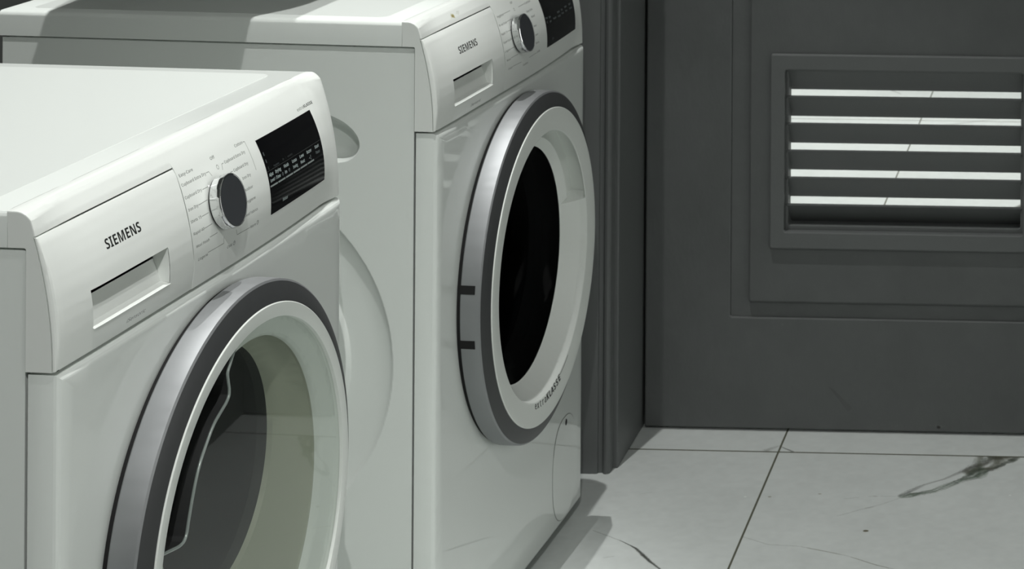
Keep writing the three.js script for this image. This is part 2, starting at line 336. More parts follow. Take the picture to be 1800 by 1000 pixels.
// printing on the control fascia
function printTexture(kind) {
  return canvasTexture(2048, 512, (c, w, h) => {
    const X = (u) => place(kind, u, 0)[0] / W * w, Y = (v, u = 0.3) => h - (place(kind, u, v)[1] - 0.69) / 0.15 * h;
    c.fillStyle = '#fff'; c.fillRect(0, 0, w, h);
    const text = (s, u0, u1, v, cap, style = '', tone = '#3c3f3c') => {
      const px = cap / 0.15 * h / 0.72; c.save(); c.font = `${style} ${px}px sans-serif`; c.fillStyle = tone;
      const m = c.measureText(s).width; c.translate(X(u0), Y(v, (u0 + u1) / 2)); c.scale((X(u1) - X(u0)) / m, 1); c.fillText(s, 0, 0); c.restore();
    };
    const line = (...p) => { c.strokeStyle = '#6b6f6b'; c.lineWidth = 1.5; c.beginPath(); p.forEach(([u, v], i) => i ? c.lineTo(X(u), Y(v, u)) : c.moveTo(X(u), Y(v, u))); c.stroke(); };
    const clock = (u, v) => { c.strokeStyle = '#4b4f4b'; c.lineWidth = 1.6; c.beginPath(); c.arc(X(u), Y(v, u), 6.5, 0, 7); c.stroke(); c.beginPath(); c.moveTo(X(u), Y(v, u) - 4); c.lineTo(X(u), Y(v, u)); c.lineTo(X(u) + 3, Y(v, u)); c.stroke(); };
    text('SIEMENS', 0.0892, 0.1468, 0.7803, 0.0088, 'bold', '#1c1e1d');
    text('iSensoric', 0.1135, 0.1450, 0.7072, 0.0034, 'italic', '#3a3c3a');
    const CAP = 0.0027;
    if (kind === 'dryer') {
      text('Easy-Care', 0.2339, 0.2607, 0.8080, CAP);
      text('Cupboard Extra Dry', 0.2312, 0.2787, 0.7997, CAP); line([0.2795, 0.8012], [0.2850, 0.8012], [0.2875, 0.7965]);
      text('Cupboard Dry', 0.2285, 0.2610, 0.7886, CAP); line([0.2623, 0.7895], [0.2754, 0.7895]);
      text('Iron Dry', 0.2274, 0.2464, 0.7774, CAP); line([0.2473, 0.7786], [0.2652, 0.7790]);
      text('Shirts 15', 0.2266, 0.2473, 0.7661, CAP); line([0.2480, 0.7674], [0.2614, 0.7677]);
      text('Rapid 40', 0.2279, 0.2491, 0.7545, CAP); line([0.2493, 0.7557], [0.2648, 0.7562]);
      text('Wool Finish', 0.2313, 0.2575, 0.7416, CAP); line([0.2584, 0.7449], [0.2734, 0.7452]);
      text('Lingerie', 0.2357, 0.2550, 0.7282, CAP); line([0.2547, 0.7311], [0.2872, 0.7310], [0.2869, 0.7377]);
      text('Off', 0.2970, 0.3060, 0.8092, CAP);
      c.strokeStyle = '#6b6f6b'; c.lineWidth = 1.5; c.beginPath(); c.ellipse(X(0.3035), Y(0.8012), 6.5, 6.5, 0, 0, 7); c.stroke();
      text('Cotton', 0.3502, 0.3684, 0.8093, CAP); line([0.3692, 0.8105], [0.3730, 0.8100], [0.3730, 0.7815]);
      text('Cupboard Extra Dry', 0.3185, 0.3646, 0.8008, CAP); line([0.3165, 0.8020], [0.3130, 0.8018], [0.3100, 0.7968]);
      text('Cupboard Dry', 0.3290, 0.3616, 0.7903, CAP); line([0.3270, 0.7915], [0.3225, 0.7915], [0.3205, 0.789]);
      text('Iron Dry', 0.3406, 0.3593, 0.7793, CAP);
      text('Outdoor', 0.3375, 0.3576, 0.7680, CAP); text('Hygiene', 0.3385, 0.3592, 0.7567, CAP); text('Mixed Fabrics', 0.3290, 0.3620, 0.7444, CAP);
      text('Warm', 0.3450, 0.3580, 0.7300, CAP); clock(0.3620, 0.7316); line([0.3441, 0.7312], [0.3155, 0.7318], [0.3132, 0.7373]);
      text('Cold', 0.2950, 0.3062, 0.7236, CAP); clock(0.3105, 0.7250);
      text('extra', 0.5105, 0.5290, 0.8100, 0.0030, '', '#7b7e7b'); text('KLASSE', 0.5292, 0.5531, 0.8100, 0.0030, 'bold', '#2a2c2b');
    } else {
      text('Hygiene', 0.2317, 0.2550, 0.8008, CAP); line([0.2560, 0.8025], [0.2811, 0.8026]);
      text('R-active', 0.2269, 0.2552, 0.7902, CAP); line([0.2560, 0.7919], [0.2743, 0.7923]);
      text('Rapid 15', 0.2248, 0.2462, 0.7788, CAP); line([0.2470, 0.7803], [0.2615, 0.7800]);
      text('Super Quick', 0.2239, 0.2549, 0.7677, CAP); line([0.2555, 0.7690], [0.2630, 0.7690]);
      text('Lingerie', 0.2239, 0.2442, 0.7556, CAP); line([0.2450, 0.7571], [0.2613, 0.7570]);
      text('Rinse', 0.2279, 0.2428, 0.7432, CAP); line([0.2435, 0.7452], [0.2708, 0.7452]);
      text('Drain', 0.2341, 0.2487, 0.7305, CAP); line([0.2495, 0.7325], [0.2837, 0.7318]);
      text('Off', 0.2918, 0.3000, 0.8092, CAP); c.strokeStyle = '#6b6f6b'; c.lineWidth = 1.5; c.beginPath(); c.arc(X(0.2955), Y(0.8017), 6, 0, 7); c.stroke();
      text('Cotton', 0.3390, 0.3629, 0.8012, CAP); line([0.3127, 0.8020], [0.3379, 0.8024]);
      text('Easy-Care', 0.3330, 0.3582, 0.7906, CAP); text('Mixed', 0.3439, 0.3591, 0.7815, CAP); text('Wool', 0.3440, 0.3560, 0.7684, CAP); text('Jeans', 0.3441, 0.3560, 0.7562, CAP); text('Shirts', 0.3426, 0.3576, 0.7450, CAP);
      text('Silk', 0.3480, 0.3615, 0.7316, CAP); line([0.3158, 0.7319], [0.3468, 0.7326]); text('Outdoor', 0.2910, 0.3119, 0.7245, CAP);
      // sticker residue above the drawer
      for (let i = 0; i < 60; i++) { const r = rnd() * rnd() * 0.006, t = rnd() * 6.3; c.fillStyle = `rgba(${150 + rnd() * 30},${140 + rnd() * 20},95,${0.15 + rnd() * 0.35})`; c.beginPath(); c.arc(X(0.1168 + r * Math.cos(t) * 1.2), Y(0.8232 + r * Math.sin(t) * 0.7, 0.117), 1.5 + rnd() * 4, 0, 7); c.fill(); }
      for (let i = 0; i < 12; i++) { c.fillStyle = 'rgba(140,140,120,0.4)'; c.beginPath(); c.arc(X(0.128 + rnd() * 0.012), Y(0.822 + rnd() * 0.004, 0.13), 1 + rnd() * 2, 0, 7); c.fill(); }
    }
  });
}
function displayTexture(kind) {
  const U0 = 0.3935, U1 = 0.5385, V0 = 0.7308, V1 = 0.8062;
  return canvasTexture(1024, 544, (c, w, h) => {
    const X = (u) => (u - U0) / (U1 - U0) * w, Y = (v) => h - (v - V0) / (V1 - V0) * h;
    c.fillStyle = '#060608'; c.fillRect(0, 0, w, h);
    const dim = kind === 'dryer' ? 1 : 0.55;
    const text = (s, u0, u1, v, cap = 0.0030, a = 0.85) => { c.save(); c.font = `bold ${cap / (V1 - V0) * h / 0.72}px sans-serif`; c.fillStyle = `rgba(205,222,220,${a * dim})`; const m = c.measureText(s).width; c.translate(X(u0), Y(v)); c.scale((X(u1) - X(u0)) / m, 1); c.fillText(s, 0, 0); c.restore(); };
    const bar = (u0, u1, v, t, a) => { c.fillStyle = `rgba(190,200,196,${a * dim})`; c.fillRect(X(u0), Y(v) - t / 2, X(u1) - X(u0), t); };
    if (kind === 'dryer') {
      bar(U0, 0.5365, 0.7745, 2.2, 0.4);
      for (const [t, b, u0, u1] of [['Adjust', 'Level', 0.3965, 0.4055], ['Drying', 'Time', 0.4111, 0.4255], ['Finish', 'in', 0.4329, 0.4455], ['Less', 'Ironing', 0.4545, 0.4670], ['Low', 'Heat', 0.4750, 0.4866], ['Buzzer', '', 0.4950, 0.5085], ['Start', 'Pause', 0.5182, 0.5300]]) {
        text(t, u0, u1 + (t === 'Adjust' ? 0.001 : 0), 0.7688, 0.0033);
        if (b) text(b, u0, b === 'in' ? u0 + 0.006 : b === 'Time' ? u0 + 0.011 : b === 'Level' ? u0 + 0.0105 : u1, 0.7630, 0.0033, b === 'Pause' ? 0.5 : 0.85);
      }
      c.strokeStyle = 'rgba(205,222,220,0.75)'; c.lineWidth = 2.4;
      for (const [u, v] of [[0.4275, 0.7645], [0.4445, 0.7645]]) { c.beginPath(); c.arc(X(u), Y(v), 11, 0, 7); c.stroke(); c.beginPath(); c.moveTo(X(u), Y(v) - 7); c.lineTo(X(u), Y(v)); c.lineTo(X(u) + 5, Y(v)); c.stroke(); }
      c.strokeRect(X(0.4092), Y(0.7655), 6, 16);
      c.beginPath(); c.moveTo(X(0.4985), Y(0.7636)); c.lineTo(X(0.5010), Y(0.7640)); c.lineTo(X(0.5040), Y(0.7660)); c.lineTo(X(0.5040), Y(0.7612)); c.lineTo(X(0.5010), Y(0.7632)); c.closePath(); c.stroke();
      for (let k = 0; k < 6; k++) bar(0.3945 + 0.0196 * k, 0.3945 + 0.0196 * k + 0.0182, 0.7592, 13, 0.72);
      bar(0.5125, 0.5370, 0.7592, 12, 0.14);
      text('Status', 0.4216, 0.4345, 0.7375, 0.0034);
      for (const [u, v, s] of [[0.3972, 0.7935, 0.45], [0.3972, 0.7862, 0.4], [0.3980, 0.779, 0.25]]) { c.fillStyle = `rgba(190,205,203,${s})`; c.fillRect(X(u), Y(v), 12, 26); }
      text('Programme', 0.411, 0.4245, 0.7755, 0.0022, 0.3); text('h  :  min', 0.434, 0.4600, 0.7765, 0.0022, 0.25);
    } else {
      text('Temp', 0.3965, 0.4060, 0.7700); text('C', 0.3985, 0.4040, 0.7640); text('Spin', 0.4111, 0.4200, 0.7690); text('rpm', 0.4111, 0.4200, 0.7630);
      text('Ready in', 0.4300, 0.4440, 0.7640); text('Speed', 0.4520, 0.4640, 0.7690); text('Perfect', 0.4520, 0.4660, 0.7630); text('Eco', 0.4720, 0.4800, 0.7690); text('Rinse', 0.4720, 0.4830, 0.7640); text('Water', 0.4900, 0.5020, 0.7700); text('Plus', 0.4910, 0.5010, 0.7640); text('Start', 0.5130, 0.5240, 0.7700); text('Pause', 0.5130, 0.5270, 0.7640);
      bar(0.3950, 0.5310, 0.7590, 6, 0.35); text('3 s', 0.4160, 0.4245, 0.7372, 0.0036, 0.7); text('aquaStop', 0.5000, 0.5250, 0.7385, 0.0030, 0.35);
    }
  });
}

// left side sheet of the washer has a pressed ring and a hand hold
const HOLD0 = [[-0.24, 0.657], [-0.145, 0.6568], [-0.128, 0.6572], [-0.1145, 0.6602], [-0.1050, 0.6672], [-0.1003, 0.6770], [-0.1022, 0.6885], [-0.1095, 0.6985], [-0.1210, 0.7075], [-0.1363, 0.7146], [-0.16, 0.7245], [-0.24, 0.757]];
const HOLD = [[-0.24, 0.657], ...new THREE.CatmullRomCurve3(HOLD0.slice(1, -1).map(([a, b]) => new THREE.Vector3(a, b, 0))).getPoints(48).map((p) => [p.x, p.y]), [-0.24, 0.757]];
function insideDepth(x, y) {
  let d = 1e9, inside = false;
  for (let i = 0, j = HOLD.length - 1; i < HOLD.length; j = i++) {
    const [x0, y0] = HOLD[j], [x1, y1] = HOLD[i], t = Math.max(0, Math.min(1, ((x - x0) * (x1 - x0) + (y - y0) * (y1 - y0)) / ((x1 - x0) ** 2 + (y1 - y0) ** 2)));
    d = Math.min(d, Math.hypot(x - x0 - t * (x1 - x0), y - y0 - t * (y1 - y0)));
    if ((y0 > y) !== (y1 > y) && x < (x1 - x0) * (y - y0) / (y1 - y0) + x0) inside = !inside;
  }
  return inside ? d : -1;
}
function pressed(w, v) {
  let d = 0; const r = Math.hypot(w + 0.290, v - 0.405);
  if (r < 0.2345 && r > 0.174) d = Math.max(d, r > 0.205 ? 0.0065 * Math.sqrt(1 - ((r - 0.205) / 0.0295) ** 2) : r > 0.178 ? 0.0065 : lerp(0.0010, 0.0065, (r - 0.174) / 0.004));
  else if (r <= 0.174) d = 0.0010;
  const h = insideDepth(w, v);
  if (h > 0) { const t = Math.min(1, h / 0.016); d = Math.max(d, 0.024 * Math.sqrt(1 - (1 - t) ** 2) * smooth(-0.0004, 0.003, h)); }
  return d;
}
const steps = (list) => { const out = []; for (const [a, b, d] of list) { const n = Math.max(1, Math.round((b - a) / d)); for (let i = 0; i < n; i++) out.push(a + (b - a) * i / n); } out.push(list.at(-1)[1]); return out; };

const font = await new FontLoader().loadAsync('fonts/droid/droid_sans_bold.typeface.json');
const fontThin = await new FontLoader().loadAsync('fonts/droid/droid_sans_regular.typeface.json');

function machine(kind, name, label, category, pos, yaw) {
  const g = thing(name, label, category, [pos[0], 0, pos[1]]);
  g.rotation.y = yaw;
  const washer = kind === 'washer', u0 = 0.002;
  // cabinet: right side, back, bottom and inner top sheet
  part('cabinet', merge([rbox(W - 0.012, W - 0.001, 0.014, 0.803, -0.575, -0.0285), box(0.012, W - 0.012, 0.014, 0.803, -0.575, -0.566), box(0.012, W - 0.012, 0.014, 0.024, -0.566, -0.03), box(0.004, W - 0.004, 0.795, 0.803, -0.566, -0.03), box(0.03, W - 0.012, 0.60, 0.606, -0.566, -0.03)]), M.enamel, g);
  // left side sheet with a folded rim
  const ws = washer ? steps([[-0.574, -0.22, 0.014], [-0.22, -0.15, 0.002], [-0.15, -0.095, 0.0008], [-0.095, -0.045, 0.0016], [-0.045, -0.0292, 0.006]]) : lin(-0.574, -0.0292, 6);
  const vs = washer ? steps([[0.014, 0.20, 0.012], [0.20, 0.645, 0.002], [0.645, 0.725, 0.0008], [0.725, 0.77, 0.002], [0.77, 0.8022, 0.008]]) : lin(0.014, 0.8022, 4);
  const sheet = grid(ws, vs, (w, v) => [u0 + (washer ? pressed(w, v) : 0), v, w]);
  part('side_panel', merge([sheet, box(u0 + 0.0001, 0.02, 0.014, 0.8021, -0.0303, -0.0293), box(u0 + 0.0001, 0.02, 0.8012, 0.8021, -0.574, -0.0286), box(u0 + 0.0001, 0.02, 0.014, 0.8021, -0.574, -0.573)]), M.enamel, g);
  // front sheet: flange, rolled edge, bowed face, door opening
  {
    const N = 480, R = 0.2285, fw = (u) => 0.003 - 0.007 * ((u - 0.25) / 0.35) ** 2 * (u > 0.25 ? 1 : 0.5);
    const x0 = 0.002, x1 = W - 0.001, y0 = 0.014, y1 = 0.6968, rad = 0.0075;
    const ringRect = (d, dw) => Array.from({ length: N }, (_, i) => {
      const t = i / N * 2 * Math.PI, cx = Math.cos(t), cy = Math.sin(t);
      const ex0 = x0 + d, ex1 = x1 - d, ey0 = y0 + d, ey1 = y1 - d;
      const k = Math.min(cx > 0 ? (ex1 - DC[0]) / cx : cx < 0 ? (ex0 - DC[0]) / cx : 1e9, cy > 0 ? (ey1 - DC[1]) / cy : cy < 0 ? (ey0 - DC[1]) / cy : 1e9);
      return [DC[0] + cx * k, DC[1] + cy * k, dw];
    });
    // corner directions must be vertices: shift the nearest ring vertex on every ring to the corner
    const snap = (ring, d, zf) => { for (const [ax, ay] of [[x0 + d, y0 + d], [x1 - d, y0 + d], [x1 - d, y1 - d], [x0 + d, y1 - d]]) { let best = 0, bd = 9; ring.forEach((p, i) => { const e = Math.hypot(p[0] - ax, p[1] - ay); if (e < bd) { bd = e; best = i; } }); ring[best] = [ax, ay, ring[best][2]]; } return ring.map(([x, y, z]) => [x, y, z + (zf ? fw(x) : 0)]); };
    const rings = [snap(ringRect(0, -0.0265), 0, false)];
    for (let k = 0; k <= 5; k++) { const t = k / 5 * Math.PI / 2, d = rad * (1 - Math.cos(t)), z = -rad + rad * Math.sin(t); rings.push(snap(ringRect(d, z), d, true)); }
    const outer = rings.at(-1);
    for (let k = 1; k <= 7; k++) rings.push(outer.map(([x, y], i) => { const a = i / N * 2 * Math.PI, px = DC[0] + R * Math.cos(a), py = DC[1] + R * Math.sin(a), t = k / 7, X = lerp(x, px, t), Y = lerp(y, py, t); return [X, Y, fw(X)]; }));
    rings.push(rings.at(-1).map(([x, y]) => [x, y, -0.03]));
    part('front_panel', loft(rings, true, null, null, 0.55), M.front, g);
  }
  // worktop: rounded long edges, a very low raised field
  {
    const r = 0.0065, sec = [[0, 0.8045]]; for (let k = 0; k <= 5; k++) { const t = k / 5 * Math.PI / 2; sec.push([r - r * Math.cos(t), TOP - r + r * Math.sin(t)]); }
    const full = [...sec, ...sec.slice().reverse().map(([u, v]) => [W - u, v])];
    const field = plate(roundRect(0.024, 0.574, 0.0757, 0.548, 0.012), [], -0.002, 0.0002, 0.0002, 2).rotateX(-Math.PI / 2).translate(0, TOP, 0);
    field.scale(1, 1, 1);
    part('worktop', merge([loft([-0.578, -0.0449].map((w) => full.map(([u, v]) => [u, v, w])), true, 'z', 'z', 0.5), field]), M.top, g);
  }
  // control fascia with the strip above the drawer and the cap on the left side
  const print = M.plastic.clone(); print.map = printTexture(kind);
  {
    const sections = (ua, ub, vLow, leftRound, rightRound) => {
      const stations = [];
      const L = leftRound ? [0, 0.0003, 0.0012, 0.0027, 0.0045, 0.0065] : [ua];
      const Rr = rightRound ? [0.006, 0.0045, 0.003, 0.0018, 0.0008, 0.0002, 0].map((d) => ub - d) : [ub];
      const all = [...L.map((d) => leftRound ? ua + d : d), ...lin(ua + 0.012, ub - 0.012, Math.max(2, Math.round((ub - ua) / 0.006))), ...Rr];
      for (const u of all) {
        const off = Math.max(leftRound ? edgeRound(u - ua, vLow) : 0, rightRound ? cornerDrop(ub - u, 0.0055) : 0);
        const pts = [];
        const low = vLow < 0.71 ? vLow : vLow;
        pts.push([-0.0444, low], [-0.02, low]);
        const vv = [...(vLow < 0.7185 ? [vLow, vLow + 0.001, 0.7180, 0.7190] : [vLow]), ...lin(Math.max(vLow, 0.7185) + 0.004, 0.828, vLow < 0.7185 ? 16 : 4)];
        vv.forEach((v, i) => pts.push([face(u, v) - (i === 0 ? 0.0008 : 0) - off, v]));
        const top = face(u, 0.828) - off, tw = Math.min(-0.0390, top - 0.009);
        for (let k = 1; k <= 6; k++) { const t = k / 6; const e = (1 - t) * (1 - t), f2 = 2 * t * (1 - t), h2 = t * t; pts.push([e * top + f2 * (top - 0.006) + h2 * tw, e * 0.828 + f2 * (TOP - off * 0.6) + h2 * (TOP - off)]); }
        pts.push([-0.0452, TOP - off]);
        stations.push(pts.map(([w, v]) => [leftRound ? u : u + (drawerEdge(Math.min(v, 0.8148)) + 0.0006 - 0.2325) * (1 - smooth(0.2325, 0.275, u)), v, w]));
      }
      return stations;
    };
    const uv = (p) => UVP(p[0], p[1]);
    const right = loft(sections(0.2325, W, 0.6995, false, true), true, 'x', 'x', 0.35, uv);
    const strip = loft(sections(0, drawerEdge(0.8148) + 0.0006, 0.8148, true, false), true, 'x', null, 0.35, uv);
    // cap on the left side, behind the drawer front
    const seam = lin(0.6995, 0.8148, 10).map((v) => [seamLine(v) - 0.0011, v]);
    const capRing = [[-0.0444, 0.8045], [-0.0292, 0.8045], [-0.0282, 0.8036], [-0.0279, 0.8025], [-0.0279, 0.6995], ...seam, [-0.0444, 0.8148]];
    const cap = loft([0, 0.012].map((u) => capRing.map(([w, v]) => [u, v, w])), true, 'x', 'x', 0.3, () => [0.001, 0.99]);
    part('control_panel', merge([right, strip, cap]), print, g);
    // drawer front with its hand slot
    const us = [...[0, 0.0003, 0.0012, 0.0027, 0.0045, 0.0065, 0.0085], ...lin(0.012, 0.0515, 8), 0.0555, ...lin(0.06, 0.175, 12), 0.182, 0.1875, 0.1899, ...lin(0.197, 0.2312, 5)];
    const vs2 = [0.7000, 0.7010, 0.7180, 0.7190, 0.7205, 0.7225, 0.7250, ...lin(0.730, 0.752, 6), 0.7547, ...lin(0.760, 0.8110, 10), 0.8128, 0.8136];
    const z = (u, v) => face(u, v) - edgeRound(u, v) - (v < 0.7005 || v > 0.8132 ? 0.0006 : 0) - (u > 0.231 ? 0.0003 : 0);
    const slide = (u, v) => u + (u > 0.05 && u < 0.19 ? (0.7547 - Math.min(0.7547, Math.max(0.7205, v))) * 0.09 : 0) + (drawerEdge(v) - 0.2312) * smooth(0.19, 0.2312, u);
    const sheetD = grid(us, vs2, (u, v) => { const p = slide(u, v); return [p, v, z(u, v), ...UVP(p, v)]; }, (u, v) => u > 0.0515 && u < 0.1875 && v > 0.7205 && v < 0.7547, 0.5);
    const rim = (pts, closed) => loft([0, 0.0008, 0.0016, 0.012].map((d) => pts.map(([u, v]) => [slide(Math.max(u, d > 0.001 ? 0.0035 : 0), v), v, z(u, v) - d])), closed, null, null, 0.3, () => [0.001, 0.99]);
    const outline = [...us.map((u) => [u, 0.7000]), ...vs2.slice(1).map((v) => [0.2312, v]), ...us.slice().reverse().slice(1).map((u) => [u, 0.8136]), ...vs2.slice(1, -1).reverse().map((v) => [0, v])];
    part('drawer_joint', loft([0.0030, 0.006].map((u) => [...lin(0.7000, 0.8118, 12).map((v) => [u, v, seamLine(v) + 0.0022]), ...lin(0.8118, 0.7000, 12).map((v) => [u, v, seamLine(v) - 0.0020])]), true, 'x', 'x', 0.3), M.dark, g);
    part('drawer_front', merge([sheetD, rim(outline, true)]), print, g);
    // recess behind the slot
    const sx = (v) => (0.7547 - v) * 0.09, base = (u, v) => face(u, v);
    const A = 0.0515, Bu = 0.1875, hs = [
      [[A, 0.7441, -0.0155], [Bu, 0.7441, -0.0155], [Bu - 0.001, 0.7236, -0.0072], [A + 0.004, 0.7236, -0.0072]],     // back, open slit above it
      [[A + 0.004, 0.7236, -0.0072], [Bu - 0.001, 0.7236, -0.0072], [Bu + sx(0.7205), 0.7202, 0.0012], [A + sx(0.7205), 0.7202, 0.0012]],   // lit ledge
      [[A, 0.7547, -0.0003], [A, 0.7565, -0.020], [A + 0.004, 0.7236, -0.0072], [A + sx(0.7205), 0.7206, -0.0003]],   // left
      [[Bu, 0.7565, -0.020], [Bu, 0.7547, -0.0003], [Bu + sx(0.7205), 0.7206, -0.0003], [Bu - 0.001, 0.7236, -0.0072]],   // right
      [[A, 0.7547, -0.0003], [Bu, 0.7547, -0.0003], [Bu, 0.7565, -0.020], [A, 0.7565, -0.020]],   // top
    ];
    part('handle_recess', merge(hs.map((q) => grid(lin(0, 1, 8), lin(0, 1, 3), (a, b) => { const P = [0, 1, 2].map((i) => lerp(lerp(q[0][i], q[1][i], a), lerp(q[3][i], q[2][i], a), b)); return [P[0], P[1], P[2] + base(P[0], Math.min(0.7547, P[1])), 0, 0]; }))), M.recess, g);
  }
  // display glass
  {
    const glass = phys({ map: displayTexture(kind), roughness: 0.1, specularIntensity: 0.55 });
    const C0 = place(kind, 0.3935, 0.7308), C1 = place(kind, 0.5385, 0.8062), U0 = C0[0], U1 = C1[0], V0 = C0[1], V1 = C1[1], us = lin(U0, U1, 14), vs2 = lin(V0, V1, 12);
    const f = (d) => (u, v) => [u, v, face(u, v) + d, (u - U0) / (U1 - U0), (v - V0) / (V1 - V0)];
    const out = [...us.map((u) => [u, V0]), ...vs2.slice(1).map((v) => [U1, v]), ...us.slice().reverse().slice(1).map((u) => [u, V1]), ...vs2.slice(1, -1).reverse().map((v) => [U0, v])];
    part('display_panel', merge([grid(us, vs2, f(0.0005)), loft([-0.001, 0.0005].map((d) => out.map(([u, v]) => [u, v, face(u, v) + d])), true, null, null, 0.3, () => [0.02, 0.98])]), glass, g, 'black glass display panel');
  }
  // selector knob
  {
    const ku = washer ? 0.2945 : 0.2990, kv = 0.7674, k = new THREE.Group();
    const tilt = Math.atan(2 * 3.8988 * kv - 5.7394);
    k.name = 'selector_knob'; k.position.set(ku, kv, face(ku, kv)); k.rotation.x = -tilt; g.add(k);
    part('knob_base', lathe([[0, 0.0004], [0.0248, 0.0004], [0.0252, 0.0020], [0, 0.0022]], 72), M.dark, k);
    part('chrome_collar', lathe([[0.0245, 0.0018], [0.0258, 0.0020], [0.0264, 0.0027], [0.0266, 0.0090], [0.0265, 0.0122], [0.0262, 0.0131], [0.0256, 0.0136], [0.0250, 0.0137], [0.0247, 0.0133]], 96, 0.4), M.chrome, k, 'polished chrome collar');
    part('knob_cap', lathe([[0.0249, 0.0132], [0.0244, 0.0135], [0.018, 0.01335], [0, 0.0132]], 72), M.cap, k, 'dark grey knob face');
    const led = part('indicator_light', new THREE.SphereGeometry(0.0009, 12, 8).scale(1, 1, 0.5), M.led, g);
    const [lu, lv] = place(kind, ...(washer ? [0.2655, 0.7856] : [0.2750, 0.7895])); led.position.set(lu, lv, face(lu, lv));
  }
  // porthole door
  {
    const d = new THREE.Group(); d.name = 'door'; d.position.set(DC[0], DC[1], 0); g.add(d);
    const fz = 0.0055;
    part('door_gap_shade', lathe([[0.222, -0.012], [0.2312, -0.012], [0.2312, 0.0085], [0.222, 0.0085]], 160), M.black, d);  // black ring stands in for the shade in the gap behind the outer ring
    const outer = part('outer_ring', lathe([[0.2285, 0.0072], [0.2336, 0.0074], [0.2343, 0.0086], [0.2344, 0.0130], [0.2340, 0.0305], [0.2336, 0.0320], [0.2326, 0.0331], [0.2315, 0.0336]], 200, 0.45), M.silver, d, 'satin silver outer ring');
    part('dark_ring', lathe([[0.2318, 0.0333], [0.2300, 0.0342], [0.2150, 0.0399], [0.2126, 0.0404], [0.2122, 0.0396]], 200, 0.5), M.bevel, d, 'dark grey sloping ring');
    if (washer) {
      part('inner_ring', lathe([[0.2122, 0.0395], [0.2122, 0.0412], [0.2115, 0.0418], [0.2000, 0.0420], [0.1990, 0.0419], [0.1815, 0.0397], [0.1803, 0.0388]], 200, 0.5), M.ring, d, 'flat white inner ring');
      const normal = [[0.1803, 0.0390], [0.1795, 0.0360], [0.1740, 0.0280], [0.1660, 0.0165], [0.1600, 0.0075], [0.1580, 0.0065]], pocket = [[0.1803, 0.0390], [0.1900, 0.0345], [0.1920, 0.0150], [0.1770, 0.0050], [0.1705, 0.0155], [0.1580, 0.0065]];
      const s = (a) => smooth(15, 17, a) * (1 - smooth(84, 104, a));
      part('funnel', grid(lin(0, 360, 360), lin(0, 5, 20), (a, t) => { const i = Math.min(4, Math.floor(t)), f = t - i, k = s(a), n = [0, 1].map((j) => lerp(normal[i][j], normal[i + 1][j], f)), p = [0, 1].map((j) => lerp(pocket[i][j], pocket[i + 1][j], f)), r = lerp(n[0], p[0], k), w = lerp(n[1], p[1], k), A = a * Math.PI / 180; return [r * Math.cos(A), r * Math.sin(A), w]; }, null, 0.45), M.cone, d, 'white funnel with a grip hollow at the upper right');
      part('glass_bowl', lathe([[0.158, 0.0066], [0.154, 0.004], [0.141, -0.010], [0.132, -0.030], [0.122, -0.045], [0.09, -0.054], [0.04, -0.058], [0, -0.059]], 120, 1.2), M.smoke, d, 'dark tinted glass bowl');
      part('gasket', lathe([[0.160, 0.004], [0.164, -0.008], [0.160, -0.02], [0.146, -0.026], [0.143, -0.034], [0.150, -0.045], [0.170, -0.075]], 120, 0.8), M.rubber, d);
      part('drum', lathe([[0.166, -0.07], [0.23, -0.08], [0.23, -0.36], [0.02, -0.37], [0, -0.365]], 96), M.drumDark, d);
      // two square hinge slots: solid blocks, the shade inside put into their black
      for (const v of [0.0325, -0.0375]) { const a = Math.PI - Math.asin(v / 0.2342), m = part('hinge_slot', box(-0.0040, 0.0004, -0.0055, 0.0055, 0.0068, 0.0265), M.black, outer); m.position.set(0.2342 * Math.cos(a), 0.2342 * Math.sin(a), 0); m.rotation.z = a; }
      // lettering along the lower right of the inner ring
      const glyphs = [...'extraKLASSE'], geos = [];
      glyphs.forEach((ch, i) => {
        const a = (-102 + i * 3.05) * Math.PI / 180, size = 0.0090;
        const tg = new TextGeometry(ch, { font: i < 5 ? fontThin : font, size, depth: 0.0002, curveSegments: 3, bevelEnabled: false });
        tg.computeBoundingBox(); tg.translate(-tg.boundingBox.max.x / 2, 0, 0); tg.scale(1.2, 1, 1); tg.rotateX(-0.13);
        tg.translate(0, -0.1890, 0.0408); tg.rotateZ(a + Math.PI / 2); geos.push(tg);
      });
      geos.push(new THREE.RingGeometry(0.1822, 0.1832, 24, 1, -70 * Math.PI / 180, 12 * Math.PI / 180).translate(0, 0, 0.0402));
      part('lettering', merge(geos), M.ink, d, 'extraKLASSE lettering');
    } else {
      part('inner_ring', lathe([[0.2122, 0.0395], [0.2122, 0.0412], [0.2115, 0.0418], [0.1995, 0.0420], [0.1982, 0.0414], [0.1978, 0.0380]], 200, 0.5), M.ring, d, 'narrow white inner ring');
      const circle = (r, w, dv) => Array.from({ length: 160 }, (_, i) => { const a = i / 160 * 2 * Math.PI; return [r * Math.cos(a), dv + r * Math.sin(a), w]; });
      part('funnel_rim', loft([[0.1982, 0.0385, 0], [0.1975, 0.0345, 0], [0.1940, 0.0325, 0], [0.1760, 0.0290, 0.006], [0.1715, 0.0265, 0.008], [0.1690, 0.0200, 0.010]].map((q) => circle(...q)), true, null, null, 0.9), M.ring, d, 'white rim of the inner funnel');
      part('funnel', loft([[0.1690, 0.0200, 0.010], [0.1600, 0.0110, 0.020], [0.1380, 0.0040, 0.040], [0.1200, -0.0010, 0.054], [0.1180, -0.0060, 0.054]].map((q) => circle(...q)), true, null, null, 0.9), M.cone, d, 'white inner funnel of the door');
